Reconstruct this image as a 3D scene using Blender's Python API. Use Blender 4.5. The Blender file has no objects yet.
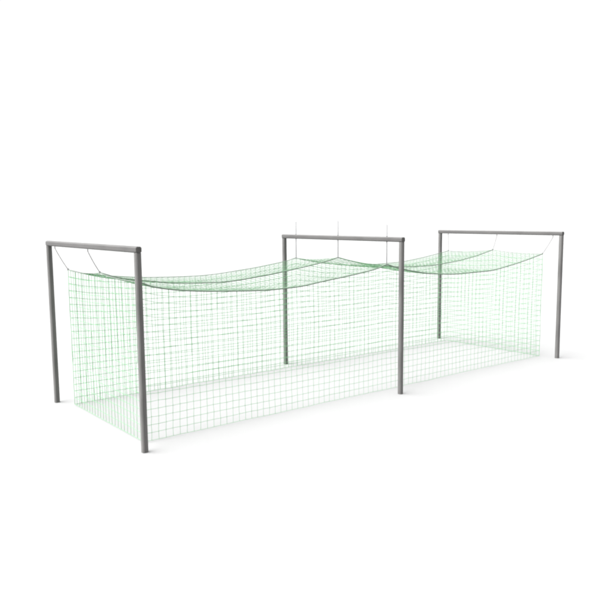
import bpy, bmesh, math, random
from mathutils import Vector, Matrix, noise

random.seed(7)
scene = bpy.context.scene
COL = scene.collection
H = 3.6                 # height of the crossbar centre line (m)
W = 4.478               # post to post
S = 6.487               # frame to frame
PR = 0.054              # pipe radius


# ------------------------------------------------------------------ materials
def new_mat(name):
    m = bpy.data.materials.new(name)
    m.use_nodes = True
    nt = m.node_tree
    return m, nt, nt.nodes['Principled BSDF']


def noisy(name, c1, c2, scale, rough=(0.5, 0.7), metallic=0.0, stretch=(1, 1, 1), bump=0.0, spec=0.5):
    m, nt, p = new_mat(name)
    tc = nt.nodes.new('ShaderNodeTexCoord')
    mp = nt.nodes.new('ShaderNodeMapping')
    mp.inputs['Scale'].default_value = stretch
    n = nt.nodes.new('ShaderNodeTexNoise')
    n.inputs['Scale'].default_value = scale
    n.inputs['Detail'].default_value = 5
    r = nt.nodes.new('ShaderNodeValToRGB')
    r.color_ramp.elements[0].position = 0.32
    r.color_ramp.elements[1].position = 0.68
    r.color_ramp.elements[0].color = (*c1, 1)
    r.color_ramp.elements[1].color = (*c2, 1)
    mr = nt.nodes.new('ShaderNodeMapRange')
    mr.inputs['To Min'].default_value = rough[0]
    mr.inputs['To Max'].default_value = rough[1]
    L = nt.links.new
    L(tc.outputs['Object'], mp.inputs['Vector'])
    L(mp.outputs['Vector'], n.inputs['Vector'])
    L(n.outputs['Fac'], r.inputs['Fac'])
    L(n.outputs['Fac'], mr.inputs['Value'])
    L(r.outputs['Color'], p.inputs['Base Color'])
    L(mr.outputs['Result'], p.inputs['Roughness'])
    p.inputs['Metallic'].default_value = metallic
    p.inputs['Specular IOR Level'].default_value = spec
    if bump:
        b = nt.nodes.new('ShaderNodeBump')
        b.inputs['Strength'].default_value = bump
        b.inputs['Distance'].default_value = 0.002
        L(n.outputs['Fac'], b.inputs['Height'])
        L(b.outputs['Normal'], p.inputs['Normal'])
    return m


M_PIPE = noisy('galvanised_steel', (0.082, 0.080, 0.078), (0.120, 0.117, 0.114), 4.0, (0.36, 0.5), 0.0, (1, 1, 0.35), 0.12, 0.35)
M_BAR_SHADED = noisy('shaded_galvanised_steel', (0.056, 0.054, 0.053), (0.078, 0.0755, 0.074), 5.0, (0.38, 0.55), 0.0, (0.35, 1, 1), 0.12, 0.35)  # same pipe steel, darkened: shade on the crossbar fronts put into the colour
M_CAP = noisy('dark_steel_cap', (0.05, 0.049, 0.048), (0.075, 0.073, 0.07), 20.0, (0.45, 0.6), 0.0, bump=0.1, spec=0.3)
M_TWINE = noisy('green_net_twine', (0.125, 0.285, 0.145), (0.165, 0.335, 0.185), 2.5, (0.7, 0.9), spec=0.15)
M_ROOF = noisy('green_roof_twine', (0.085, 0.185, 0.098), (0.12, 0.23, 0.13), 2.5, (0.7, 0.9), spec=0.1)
M_ROPE = noisy('green_border_rope', (0.13, 0.18, 0.135), (0.17, 0.225, 0.175), 9.0, (0.7, 0.9), bump=0.3, spec=0.15)
M_CORD = noisy('grey_cord', (0.19, 0.187, 0.187), (0.23, 0.226, 0.226), 30.0, (0.7, 0.85), spec=0.2)
M_ROD = noisy('pale_steel_rod', (0.18, 0.18, 0.185), (0.22, 0.22, 0.225), 12.0, (0.4, 0.55), spec=0.35)
M_FLOOR = noisy('white_floor', (0.257, 0.257, 0.257), (0.260, 0.260, 0.260), 0.6, (0.9, 1.0), spec=0.0)


# ------------------------------------------------------------------ helpers
def link(name, bm, mat, parent=None, smooth=True):
    me = bpy.data.meshes.new(name)
    bm.to_mesh(me)
    bm.free()
    me.materials.append(mat)
    if smooth:
        for p in me.polygons:
            p.use_smooth = True
    o = bpy.data.objects.new(name, me)
    COL.objects.link(o)
    if parent:
        o.parent = parent
    return o


def tag(o, label, cat, group=None):
    o['label'] = label
    o['category'] = cat
    if group:
        o['group'] = group
    return o


def thing(name, loc, label, cat, group=None):
    o = bpy.data.objects.new(name, None)
    o.empty_display_size = 0.3
    o.location = loc
    COL.objects.link(o)
    return tag(o, label, cat, group)


def add_tube(bm, pts, r, n=8, closed_ends=True, up=None):
    """A tube through pts; r is a number or a list."""
    pts = [Vector(p) for p in pts]
    rs = r if isinstance(r, (list, tuple)) else [r] * len(pts)
    rings = []
    ref = None
    for i, p in enumerate(pts):
        a = pts[max(i - 1, 0)]
        b = pts[min(i + 1, len(pts) - 1)]
        t = (b - a).normalized()
        if ref is None:
            ref = Vector((0, 0, 1)) if abs(t.z) < 0.9 else Vector((1, 0, 0))
        u = (ref - t * ref.dot(t)).normalized()
        v = t.cross(u)
        ref = u
        rings.append([bm.verts.new(p + (u * math.cos(2 * math.pi * k / n) + v * math.sin(2 * math.pi * k / n)) * rs[i])
                      for k in range(n)])
    for i in range(len(rings) - 1):
        for k in range(n):
            bm.faces.new((rings[i][k], rings[i][(k + 1) % n], rings[i + 1][(k + 1) % n], rings[i + 1][k]))
    if closed_ends:
        bm.faces.new(list(reversed(rings[0])))
        bm.faces.new(rings[-1])


def add_pipe(bm, a, b, r, n=40, bevel=0.006):
    """A straight pipe with softly rounded rims and flat closed ends."""
    a, b = Vector(a), Vector(b)
    d = (b - a).normalized()
    add_tube(bm, [a, a + d * 0.0005, a + d * bevel, b - d * bevel, b - d * 0.0005, b],
             [r - bevel * 1.1, r - bevel, r, r, r - bevel, r - bevel * 1.1], n)


def add_weld(bm, c, axis, R, r, n=40, m=8):
    """A weld bead: a torus around axis."""
    c = Vector(c)
    q = Vector((0, 0, 1)).rotation_difference(Vector(axis))
    rings = []
    for i in range(n):
        a = 2 * math.pi * i / n
        rr = r * (1 + 0.18 * math.sin(a * 11))
        ring = []
        for k in range(m):
            b = 2 * math.pi * k / m
            ring.append(bm.verts.new(c + q @ Vector(((R + rr * math.cos(b)) * math.cos(a),
                                                     (R + rr * math.cos(b)) * math.sin(a), rr * math.sin(b)))))
        rings.append(ring)
    for i in range(n):
        for k in range(m):
            bm.faces.new((rings[i][k], rings[(i + 1) % n][k], rings[(i + 1) % n][(k + 1) % m], rings[i][(k + 1) % m]))


def add_profile(bm, a, b, r, chamfer=0.004):
    """A straight eight sided hollow-section bar with rounded arrises and flat closed ends."""
    a, b = Vector(a), Vector(b)
    d = (b - a).normalized()
    u = Vector((0, 0, 1)) if abs(d.z) < 0.9 else Vector((1, 0, 0))
    v = d.cross(u)
    ring = []
    for k in range(8):
        # wide flats on the four sides, narrower chamfers between them, arrises eased a little
        quad, side = k // 2, (-1 if k % 2 == 0 else 1)
        c = math.pi / 2 * quad + side * 0.555
        R = r / math.cos(0.555)
        for e in (-0.07, -0.025, 0.025, 0.07):
            ring.append((c + e, R * (0.985 if abs(e) < 0.05 else (0.962 if e * side < 0 else 0.975))))
    rows = []
    for q, sc in ((0, 1 - chamfer / r), (chamfer * 0.8, 1), (-chamfer * 0.8, 1), (0, 1 - chamfer / r)):
        base = (a + d * q) if len(rows) < 2 else (b + d * q)
        rows.append([bm.verts.new(base + (u * math.cos(t) + v * math.sin(t)) * rad * sc) for t, rad in ring])
    n = len(ring)
    for i in range(3):
        for k in range(n):
            bm.faces.new((rows[i][k], rows[i][(k + 1) % n], rows[i + 1][(k + 1) % n], rows[i + 1][k]))
    bm.faces.new(list(reversed(rows[0])))
    bm.faces.new(rows[-1])


# ------------------------------------------------------------------ setting
bm = bmesh.new()
bmesh.ops.create_circle(bm, cap_ends=True, radius=600, segments=96)
g = link('ground', bm, M_FLOOR, smooth=False)
g['kind'] = 'structure'


# ------------------------------------------------------------------ pipe frames
def make_frame(y, label, hook_xs):
    root = thing('pipe_frame', (0, y, 0), label, 'goal frame', 'grey steel pipe frames holding up the net')
    OV = 0.054
    for s in (-1, 1):
        bm = bmesh.new()
        add_profile(bm, (s * W / 2, 0, 0.0), (s * W / 2, 0, H - PR + 0.002), PR)
        post = link('post', bm, M_PIPE, root, smooth=False)
        bm = bmesh.new()
        add_weld(bm, (s * W / 2, 0, H - PR - 0.001), (0, 0, 1), PR * 0.99, 0.0045)
        link('weld', bm, M_CAP, post)
    bm = bmesh.new()
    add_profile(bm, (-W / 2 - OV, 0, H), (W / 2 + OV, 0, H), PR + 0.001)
    bar = link('crossbar', bm, M_BAR_SHADED, root, smooth=False)
    for s in (-1, 1):
        x = s * (W / 2 + OV)
        bm = bmesh.new()
        add_profile(bm, (x - s * 0.004, 0, H), (x + s * 0.004, 0, H), PR - 0.003)
        link('end_cap', bm, M_CAP, bar, smooth=False)
    for hx in hook_xs:
        bm = bmesh.new()
        z = H - PR
        add_tube(bm, [(hx, 0, z + 0.01), (hx, 0, z - 0.016)], 0.006, 10)
        add_weld(bm, (hx, 0, z - 0.034), (0, 1, 0), 0.019, 0.0045, 20, 8)
        link('eye_bolt', bm, M_CAP, bar)
    return root


A_HOOK = (-1.86, 0.0, 2.14)
C_HOOK = (-1.90, 0.03, 1.97)
ROD_X = (-1.71, 0.025, 1.762)
make_frame(0, 'large grey pipe frame with post closest to the viewer, leftmost of the three frames', A_HOOK)
make_frame(S, 'middle grey pipe frame with three thin rods standing through its crossbar', ())
make_frame(2 * S, 'grey pipe frame furthest from the viewer, at the right end of the net cage', C_HOOK)

# ------------------------------------------------------------------ net geometry
XF, XM, XN = -1.735, 0.02, 1.762
Y0, Y1 = 0.22, 12.80
FAR = [(Y0, 3.025), (0.6, 2.925), (1.2, 2.835), (2.15, 2.745), (3.47, 2.705), (4.92, 2.80), (5.8, 2.90), (6.20, 2.955), (S, 3.02),
       (6.8, 2.95), (7.7, 2.80), (9.1, 2.70), (10.4, 2.715), (11.44, 2.80), (12.3, 2.91), (Y1, 2.98)]
MID = [(Y0, 3.06), (0.6, 2.94), (1.3, 2.825), (1.95, 2.745), (3.07, 2.695), (4.1, 2.765), (5.27, 2.90), (6.1, 3.02), (S, 3.10),
       (6.9, 3.0), (7.7, 2.86), (9.1, 2.735), (9.95, 2.725), (11.0, 2.79), (11.9, 2.90), (Y1, 3.07)]
NEAR = [(Y0, 3.0), (0.5, 2.89), (1.2, 2.77), (2.04, 2.70), (3.2, 2.648), (3.8, 2.66), (4.6, 2.74), (5.5, 2.835), (6.15, 2.925), (S, 3.01),
        (6.85, 2.91), (7.4, 2.80), (8.1, 2.70), (9.14, 2.642), (10.3, 2.65), (11.3, 2.755), (12.15, 2.89), (Y1, 3.01)]


def sampler(tab):
    ys = [p[0] for p in tab]
    zs = [p[1] for p in tab]
    n = len(ys)
    h = [ys[i + 1] - ys[i] for i in range(n - 1)]
    d = [(zs[i + 1] - zs[i]) / h[i] for i in range(n - 1)]
    m = [d[0]] + [0.0] * (n - 2) + [d[-1]]
    for i in range(1, n - 1):
        if abs(ys[i] - S) < 1e-6:
            m[i] = None
        elif d[i - 1] * d[i] > 0:
            m[i] = 2 * d[i - 1] * d[i] / (d[i - 1] + d[i])

    def f(y):
        y = min(max(y, ys[0]), ys[-1])
        i = 0
        while i < n - 2 and y > ys[i + 1]:
            i += 1
        t = (y - ys[i]) / h[i]
        m0 = d[i] if m[i] is None else m[i]
        m1 = d[i] if m[i + 1] is None else m[i + 1]
        return ((2 * t**3 - 3 * t**2 + 1) * zs[i] + (t**3 - 2 * t**2 + t) * h[i] * m0
                + (-2 * t**3 + 3 * t**2) * zs[i + 1] + (t**3 - t**2) * h[i] * m1)
    return f


zF, zM, zN = sampler(FAR), sampler(MID), sampler(NEAR)


def roof_z(x, y):
    a, b, c = zF(y), zM(y), zN(y)
    if x < XM:
        t = (x - XF) / (XM - XF)
        z = a + (b - a) * t
    else:
        t = (x - XM) / (XN - XM)
        z = b + (c - b) * t
    return z - 0.035 * 4 * t * (1 - t)


def wob(p, amp, k=1.3, seed=0.0):
    v = Vector((p[0] * k + seed, p[1] * k - seed * 0.7, p[2] * k + seed * 0.31))
    return Vector((noise.noise(v), noise.noise(v + Vector((17, 3, 9))), noise.noise(v + Vector((5, 31, 13))))) * amp


CELL = 0.150
NY = round((Y1 - Y0) / CELL)        # columns along the cage
NX = 24                             # columns across it
NZ = 20                             # rows up it
BOT = 0.025
TW = 0.0031


def knotted(bm, grid, r=TW, n=4, knot=1.3):
    """Twines both ways through a grid of knots, one mesh, with small knots where they cross."""
    nu, nv = len(grid), len(grid[0])
    for i in range(nu):
        add_tube(bm, grid[i], r, n, False)
    for j in range(nv):
        add_tube(bm, [grid[i][j] for i in range(nu)], r, n, False)
    for i in range(nu):
        for j in range(nv):
            p = grid[i][j]
            k = r * knot
            vs = [bm.verts.new(p + Vector(o) * k) for o in ((1, 0, 0), (0, 1, 0), (-1, 0, 0), (0, -1, 0), (0, 0, 1.2), (0, 0, -1.2))]
            for a in range(4):
                bm.faces.new((vs[a], vs[(a + 1) % 4], vs[4]))
                bm.faces.new((vs[(a + 1) % 4], vs[a], vs[5]))


def jit(a):
    return Vector((random.uniform(-a, a), random.uniform(-a, a), random.uniform(-a, a)))


def side_grid(x, ztop, seed):
    grid = []
    for i in range(NY + 1):
        y = Y0 + (Y1 - Y0) * i / NY
        zt = ztop(y)
        col = []
        for j in range(NZ + 1):
            f = j / NZ
            # the cloth shortens where the rope sags: rows follow the sag near the top only
            z = BOT + (3.0 - BOT) * f - (3.0 - zt) * f ** 2.2
            p = Vector((x, y, z))
            edge = math.sin(math.pi * min(max(f, 0), 1))
            w = wob(p, 0.05, 0.55, seed)
            p += Vector((w.x * edge * 1.2, w.y * 0.35 * edge, w.z * 0.35 * edge)) + jit(0.004) * (1 if 0 < j < NZ else 0.3)
            if j == 0:
                p.z = BOT + 0.012 * noise.noise(Vector((y * 1.7, seed, 0)))
            col.append(p)
        grid.append(col)
    return grid


def end_grid(y, seed):
    grid = []
    for i in range(NX + 1):
        x = XF + (XN - XF) * i / NX
        zt = roof_z(x, y)
        col = []
        for j in range(NZ + 1):
            f = j / NZ
            p = Vector((x, y, BOT + (zt - BOT) * f))
            edge = math.sin(math.pi * f)
            w = wob(p, 0.05, 0.6, seed)
            p += Vector((w.x * 0.3 * edge, w.y * edge, w.z * 0.3 * edge)) + jit(0.004) * (1 if 0 < j < NZ else 0.3)
            col.append(p)
        grid.append(col)
    return grid


def roof_grid():
    grid = []
    for i in range(NY + 1):
        y = Y0 + (Y1 - Y0) * i / NY
        row = []
        for j in range(NX + 1):
            x = XF + (XN - XF) * j / NX
            p = Vector((x, y, roof_z(x, y)))
            if 0 < j < NX:
                w = wob(p, 0.02, 0.9, 3.3)
                p += Vector((w.x * 0.5, w.y * 0.5, w.z * 0.7)) + jit(0.004)
            row.append(p)
        grid.append(row)
    return grid


net = thing('net_cage', (0, 0, 0), 'long box shaped cage of fine green netting hung between the three pipe frames', 'sports net')


def panel(grid, label, r, mat=M_TWINE):
    bm = bmesh.new()
    knotted(bm, grid, r)
    o = link('net_panel', bm, mat, net)
    o['label'] = label
    return o


panel(side_grid(XN, zN, 1.7), 'long green net side nearer the viewer', 0.0036)
panel(side_grid(XF, zF, 6.1), 'long green net side further from the viewer', 0.0054)
panel(end_grid(Y0, 9.4), 'short green net end at the left', 0.0046)
panel(end_grid(Y1, 12.9), 'short green net end at the right', 0.0054)
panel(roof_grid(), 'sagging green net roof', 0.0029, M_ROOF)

for x, f, r in ((XF, zF, 0.009), (XM, zM, 0.0145), (XN, zN, 0.0160)):
    bm = bmesh.new()
    ys = sorted(set([Y0 + (Y1 - Y0) * i / 150 for i in range(151)] + [S]))
    add_tube(bm, [(x, y, f(y) + 0.004) for y in ys], r, 8)
    # rope lashings: small turns of twine round the rope
    for i in range(1, NY, 2):
        y = Y0 + (Y1 - Y0) * i / NY
        add_weld(bm, (x, y, f(y) + 0.004), (0, 1, 0), r + 0.001, 0.0022, 10, 5)
    link('border_rope', bm, M_ROPE, net)
for y in (Y0, Y1):
    bm = bmesh.new()
    xs = [XF + (XN - XF) * i / 40 for i in range(41)]
    add_tube(bm, [(x, y, roof_z(x, y) + 0.003) for x in xs], 0.006, 8)
    link('end_rope', bm, M_CORD, net)


# ------------------------------------------------------------------ what the net hangs on
def cord(a, b, label):
    a, b = Vector(a), Vector(b)
    bm = bmesh.new()
    pts = []
    for i in range(13):
        t = i / 12
        p = a.lerp(b, t)
        p.z -= 0.02 * 4 * t * (1 - t)
        pts.append(p - a)
    add_tube(bm, pts, 0.0085, 8)
    # loop knotted to the rope of the net
    add_weld(bm, b - a, (1, 0, 0), 0.017, 0.006, 14, 6)
    o = link('hanging_cord', bm, M_CORD)
    o.location = a
    return tag(o, label, 'cord', 'thin grey cords tying the ends of the net to the frames')


zh = H - PR - 0.05
la = ('slanting grey cord beside the far post of the left frame, leftmost of all the cords',
      'slanting grey cord at the middle of the left frame crossbar',
      'short grey cord tucked behind the thick front post of the left frame')
lc = ('upright grey cord close beside the far post of the right end frame',
      'short grey cord at the middle of the right end frame crossbar',
      'slanting grey cord beside the near post of the right end frame, rightmost cord')
for k, (x, f) in enumerate(((XF, zF), (XM, zM), (XN, zN))):
    cord((A_HOOK[k], 0, zh), (x, Y0, f(Y0) + 0.012), la[k])
for k, (x, f) in enumerate(((XF, zF), (XM, zM), (XN, zN))):
    cord((C_HOOK[k], 2 * S, zh), (x, Y1, f(Y1) + 0.012), lc[k])

lr = ('thin pale rod through the middle frame crossbar, furthest from the viewer and leftmost of three',
      'thin pale rod through the centre of the middle frame crossbar',
      'thin pale rod through the middle frame crossbar beside its near post, rightmost of three')
for k, (x, f, zt) in enumerate(((ROD_X[0], zF, 4.00), (ROD_X[1], zM, 4.02), (ROD_X[2], zN, 3.94))):
    zb = f(S)
    root = thing('hanger_rod', (x, S, zb), lr[k], 'rod', 'thin pale rods holding the net at the middle frame')
    bm = bmesh.new()
    add_pipe(bm, (0, 0, 0.0), (0, 0, zt - zb), 0.0115, 12, 0.002)
    link('shaft', bm, M_ROD, root)
    bm = bmesh.new()
    add_weld(bm, (0, 0, 0.0), (0, 1, 0), 0.020, 0.005, 18, 8)
    link('ring', bm, M_ROD, root)
    for dz in (PR + 0.006, -PR - 0.006):
        bm = bmesh.new()
        add_tube(bm, [(0, 0, H + dz - zb - 0.006), (0, 0, H + dz - zb + 0.006)], 0.014, 6)
        link('nut', bm, M_CAP, root, smooth=False)

# ------------------------------------------------------------------ light: a white studio surround with a soft bright side and a dark side
LOOK = Vector((-0.784, 0.620, 0)).normalized()      # towards the white backdrop
KEY = Vector((-0.25, -0.75, 0.68)).normalized()     # broad soft light, upper left behind the viewer
world = bpy.data.worlds.new('World')
scene.world = world
world.use_nodes = True
nt = world.node_tree
bg = nt.nodes['Background']
L = nt.links.new
tc = nt.nodes.new('ShaderNodeTexCoord')


def dot(v):
    n = nt.nodes.new('ShaderNodeVectorMath')
    n.operation = 'DOT_PRODUCT'
    n.inputs[1].default_value = v
    L(tc.outputs['Generated'], n.inputs[0])
    return n.outputs['Value']


def mrange(src, a, b, c, d):
    n = nt.nodes.new('ShaderNodeMapRange')
    n.interpolation_type = 'SMOOTHSTEP'
    for k, v in zip(('From Min', 'From Max', 'To Min', 'To Max'), (a, b, c, d)):
        n.inputs[k].default_value = v
    L(src, n.inputs['Value'])
    return n.outputs['Result']


AMB, BACK, KEYV, TOPV = 0.02, 1.02, 10.0, 4.0
front = mrange(dot(LOOK), 0.15, 0.60, AMB, BACK)
key = mrange(dot(KEY), 0.60, 0.98, 0.0, KEYV)
top = mrange(dot((0, 0, 1)), 0.55, 0.95, 0.0, TOPV)
add0 = nt.nodes.new('ShaderNodeMath')
add0.operation = 'ADD'
L(front, add0.inputs[0])
L(top, add0.inputs[1])
add = nt.nodes.new('ShaderNodeMath')
add.operation = 'ADD'
L(add0.outputs[0], add.inputs[0])
L(key, add.inputs[1])
L(add.outputs[0], bg.inputs['Strength'])
bg.inputs['Color'].default_value = (1, 1, 1, 1)

# ------------------------------------------------------------------ camera
cam = bpy.data.cameras.new('Camera')
co = bpy.data.objects.new('Camera', cam)
COL.objects.link(co)
cam.sensor_width = 36
cam.sensor_fit = 'HORIZONTAL'
cam.lens = 36 * 709.925 / 611
cam.clip_start = 0.1
cam.clip_end = 3000
yaw, pit, rol = 0.901644, -0.125275, -0.008107
f = Vector((-math.sin(yaw) * math.cos(pit), math.cos(yaw) * math.cos(pit), math.sin(pit)))
r = f.cross(Vector((0, 0, 1))).normalized()
u = r.cross(f)
r2 = math.cos(rol) * r + math.sin(rol) * u
u2 = -math.sin(rol) * r + math.cos(rol) * u
mat = Matrix((r2, u2, -f)).transposed().to_4x4()
mat.translation = Vector((13.61522, -5.32291, 4.15011))
co.matrix_world = mat
scene.camera = co

scene.view_settings.view_transform = 'Standard'
scene.view_settings.look = 'None'
scene.view_settings.exposure = 0
scene.view_settings.gamma = 1
scene.cycles.max_bounces = 8
scene.cycles.use_denoising = True
scene.cycles.denoiser = 'OPENIMAGEDENOISE'
scene.cycles.denoising_input_passes = 'RGB_ALBEDO_NORMAL'
scene.cycles.denoising_prefilter = 'ACCURATE'
scene.cycles.pixel_filter_type = 'BLACKMAN_HARRIS'
scene.cycles.filter_width = 2.2
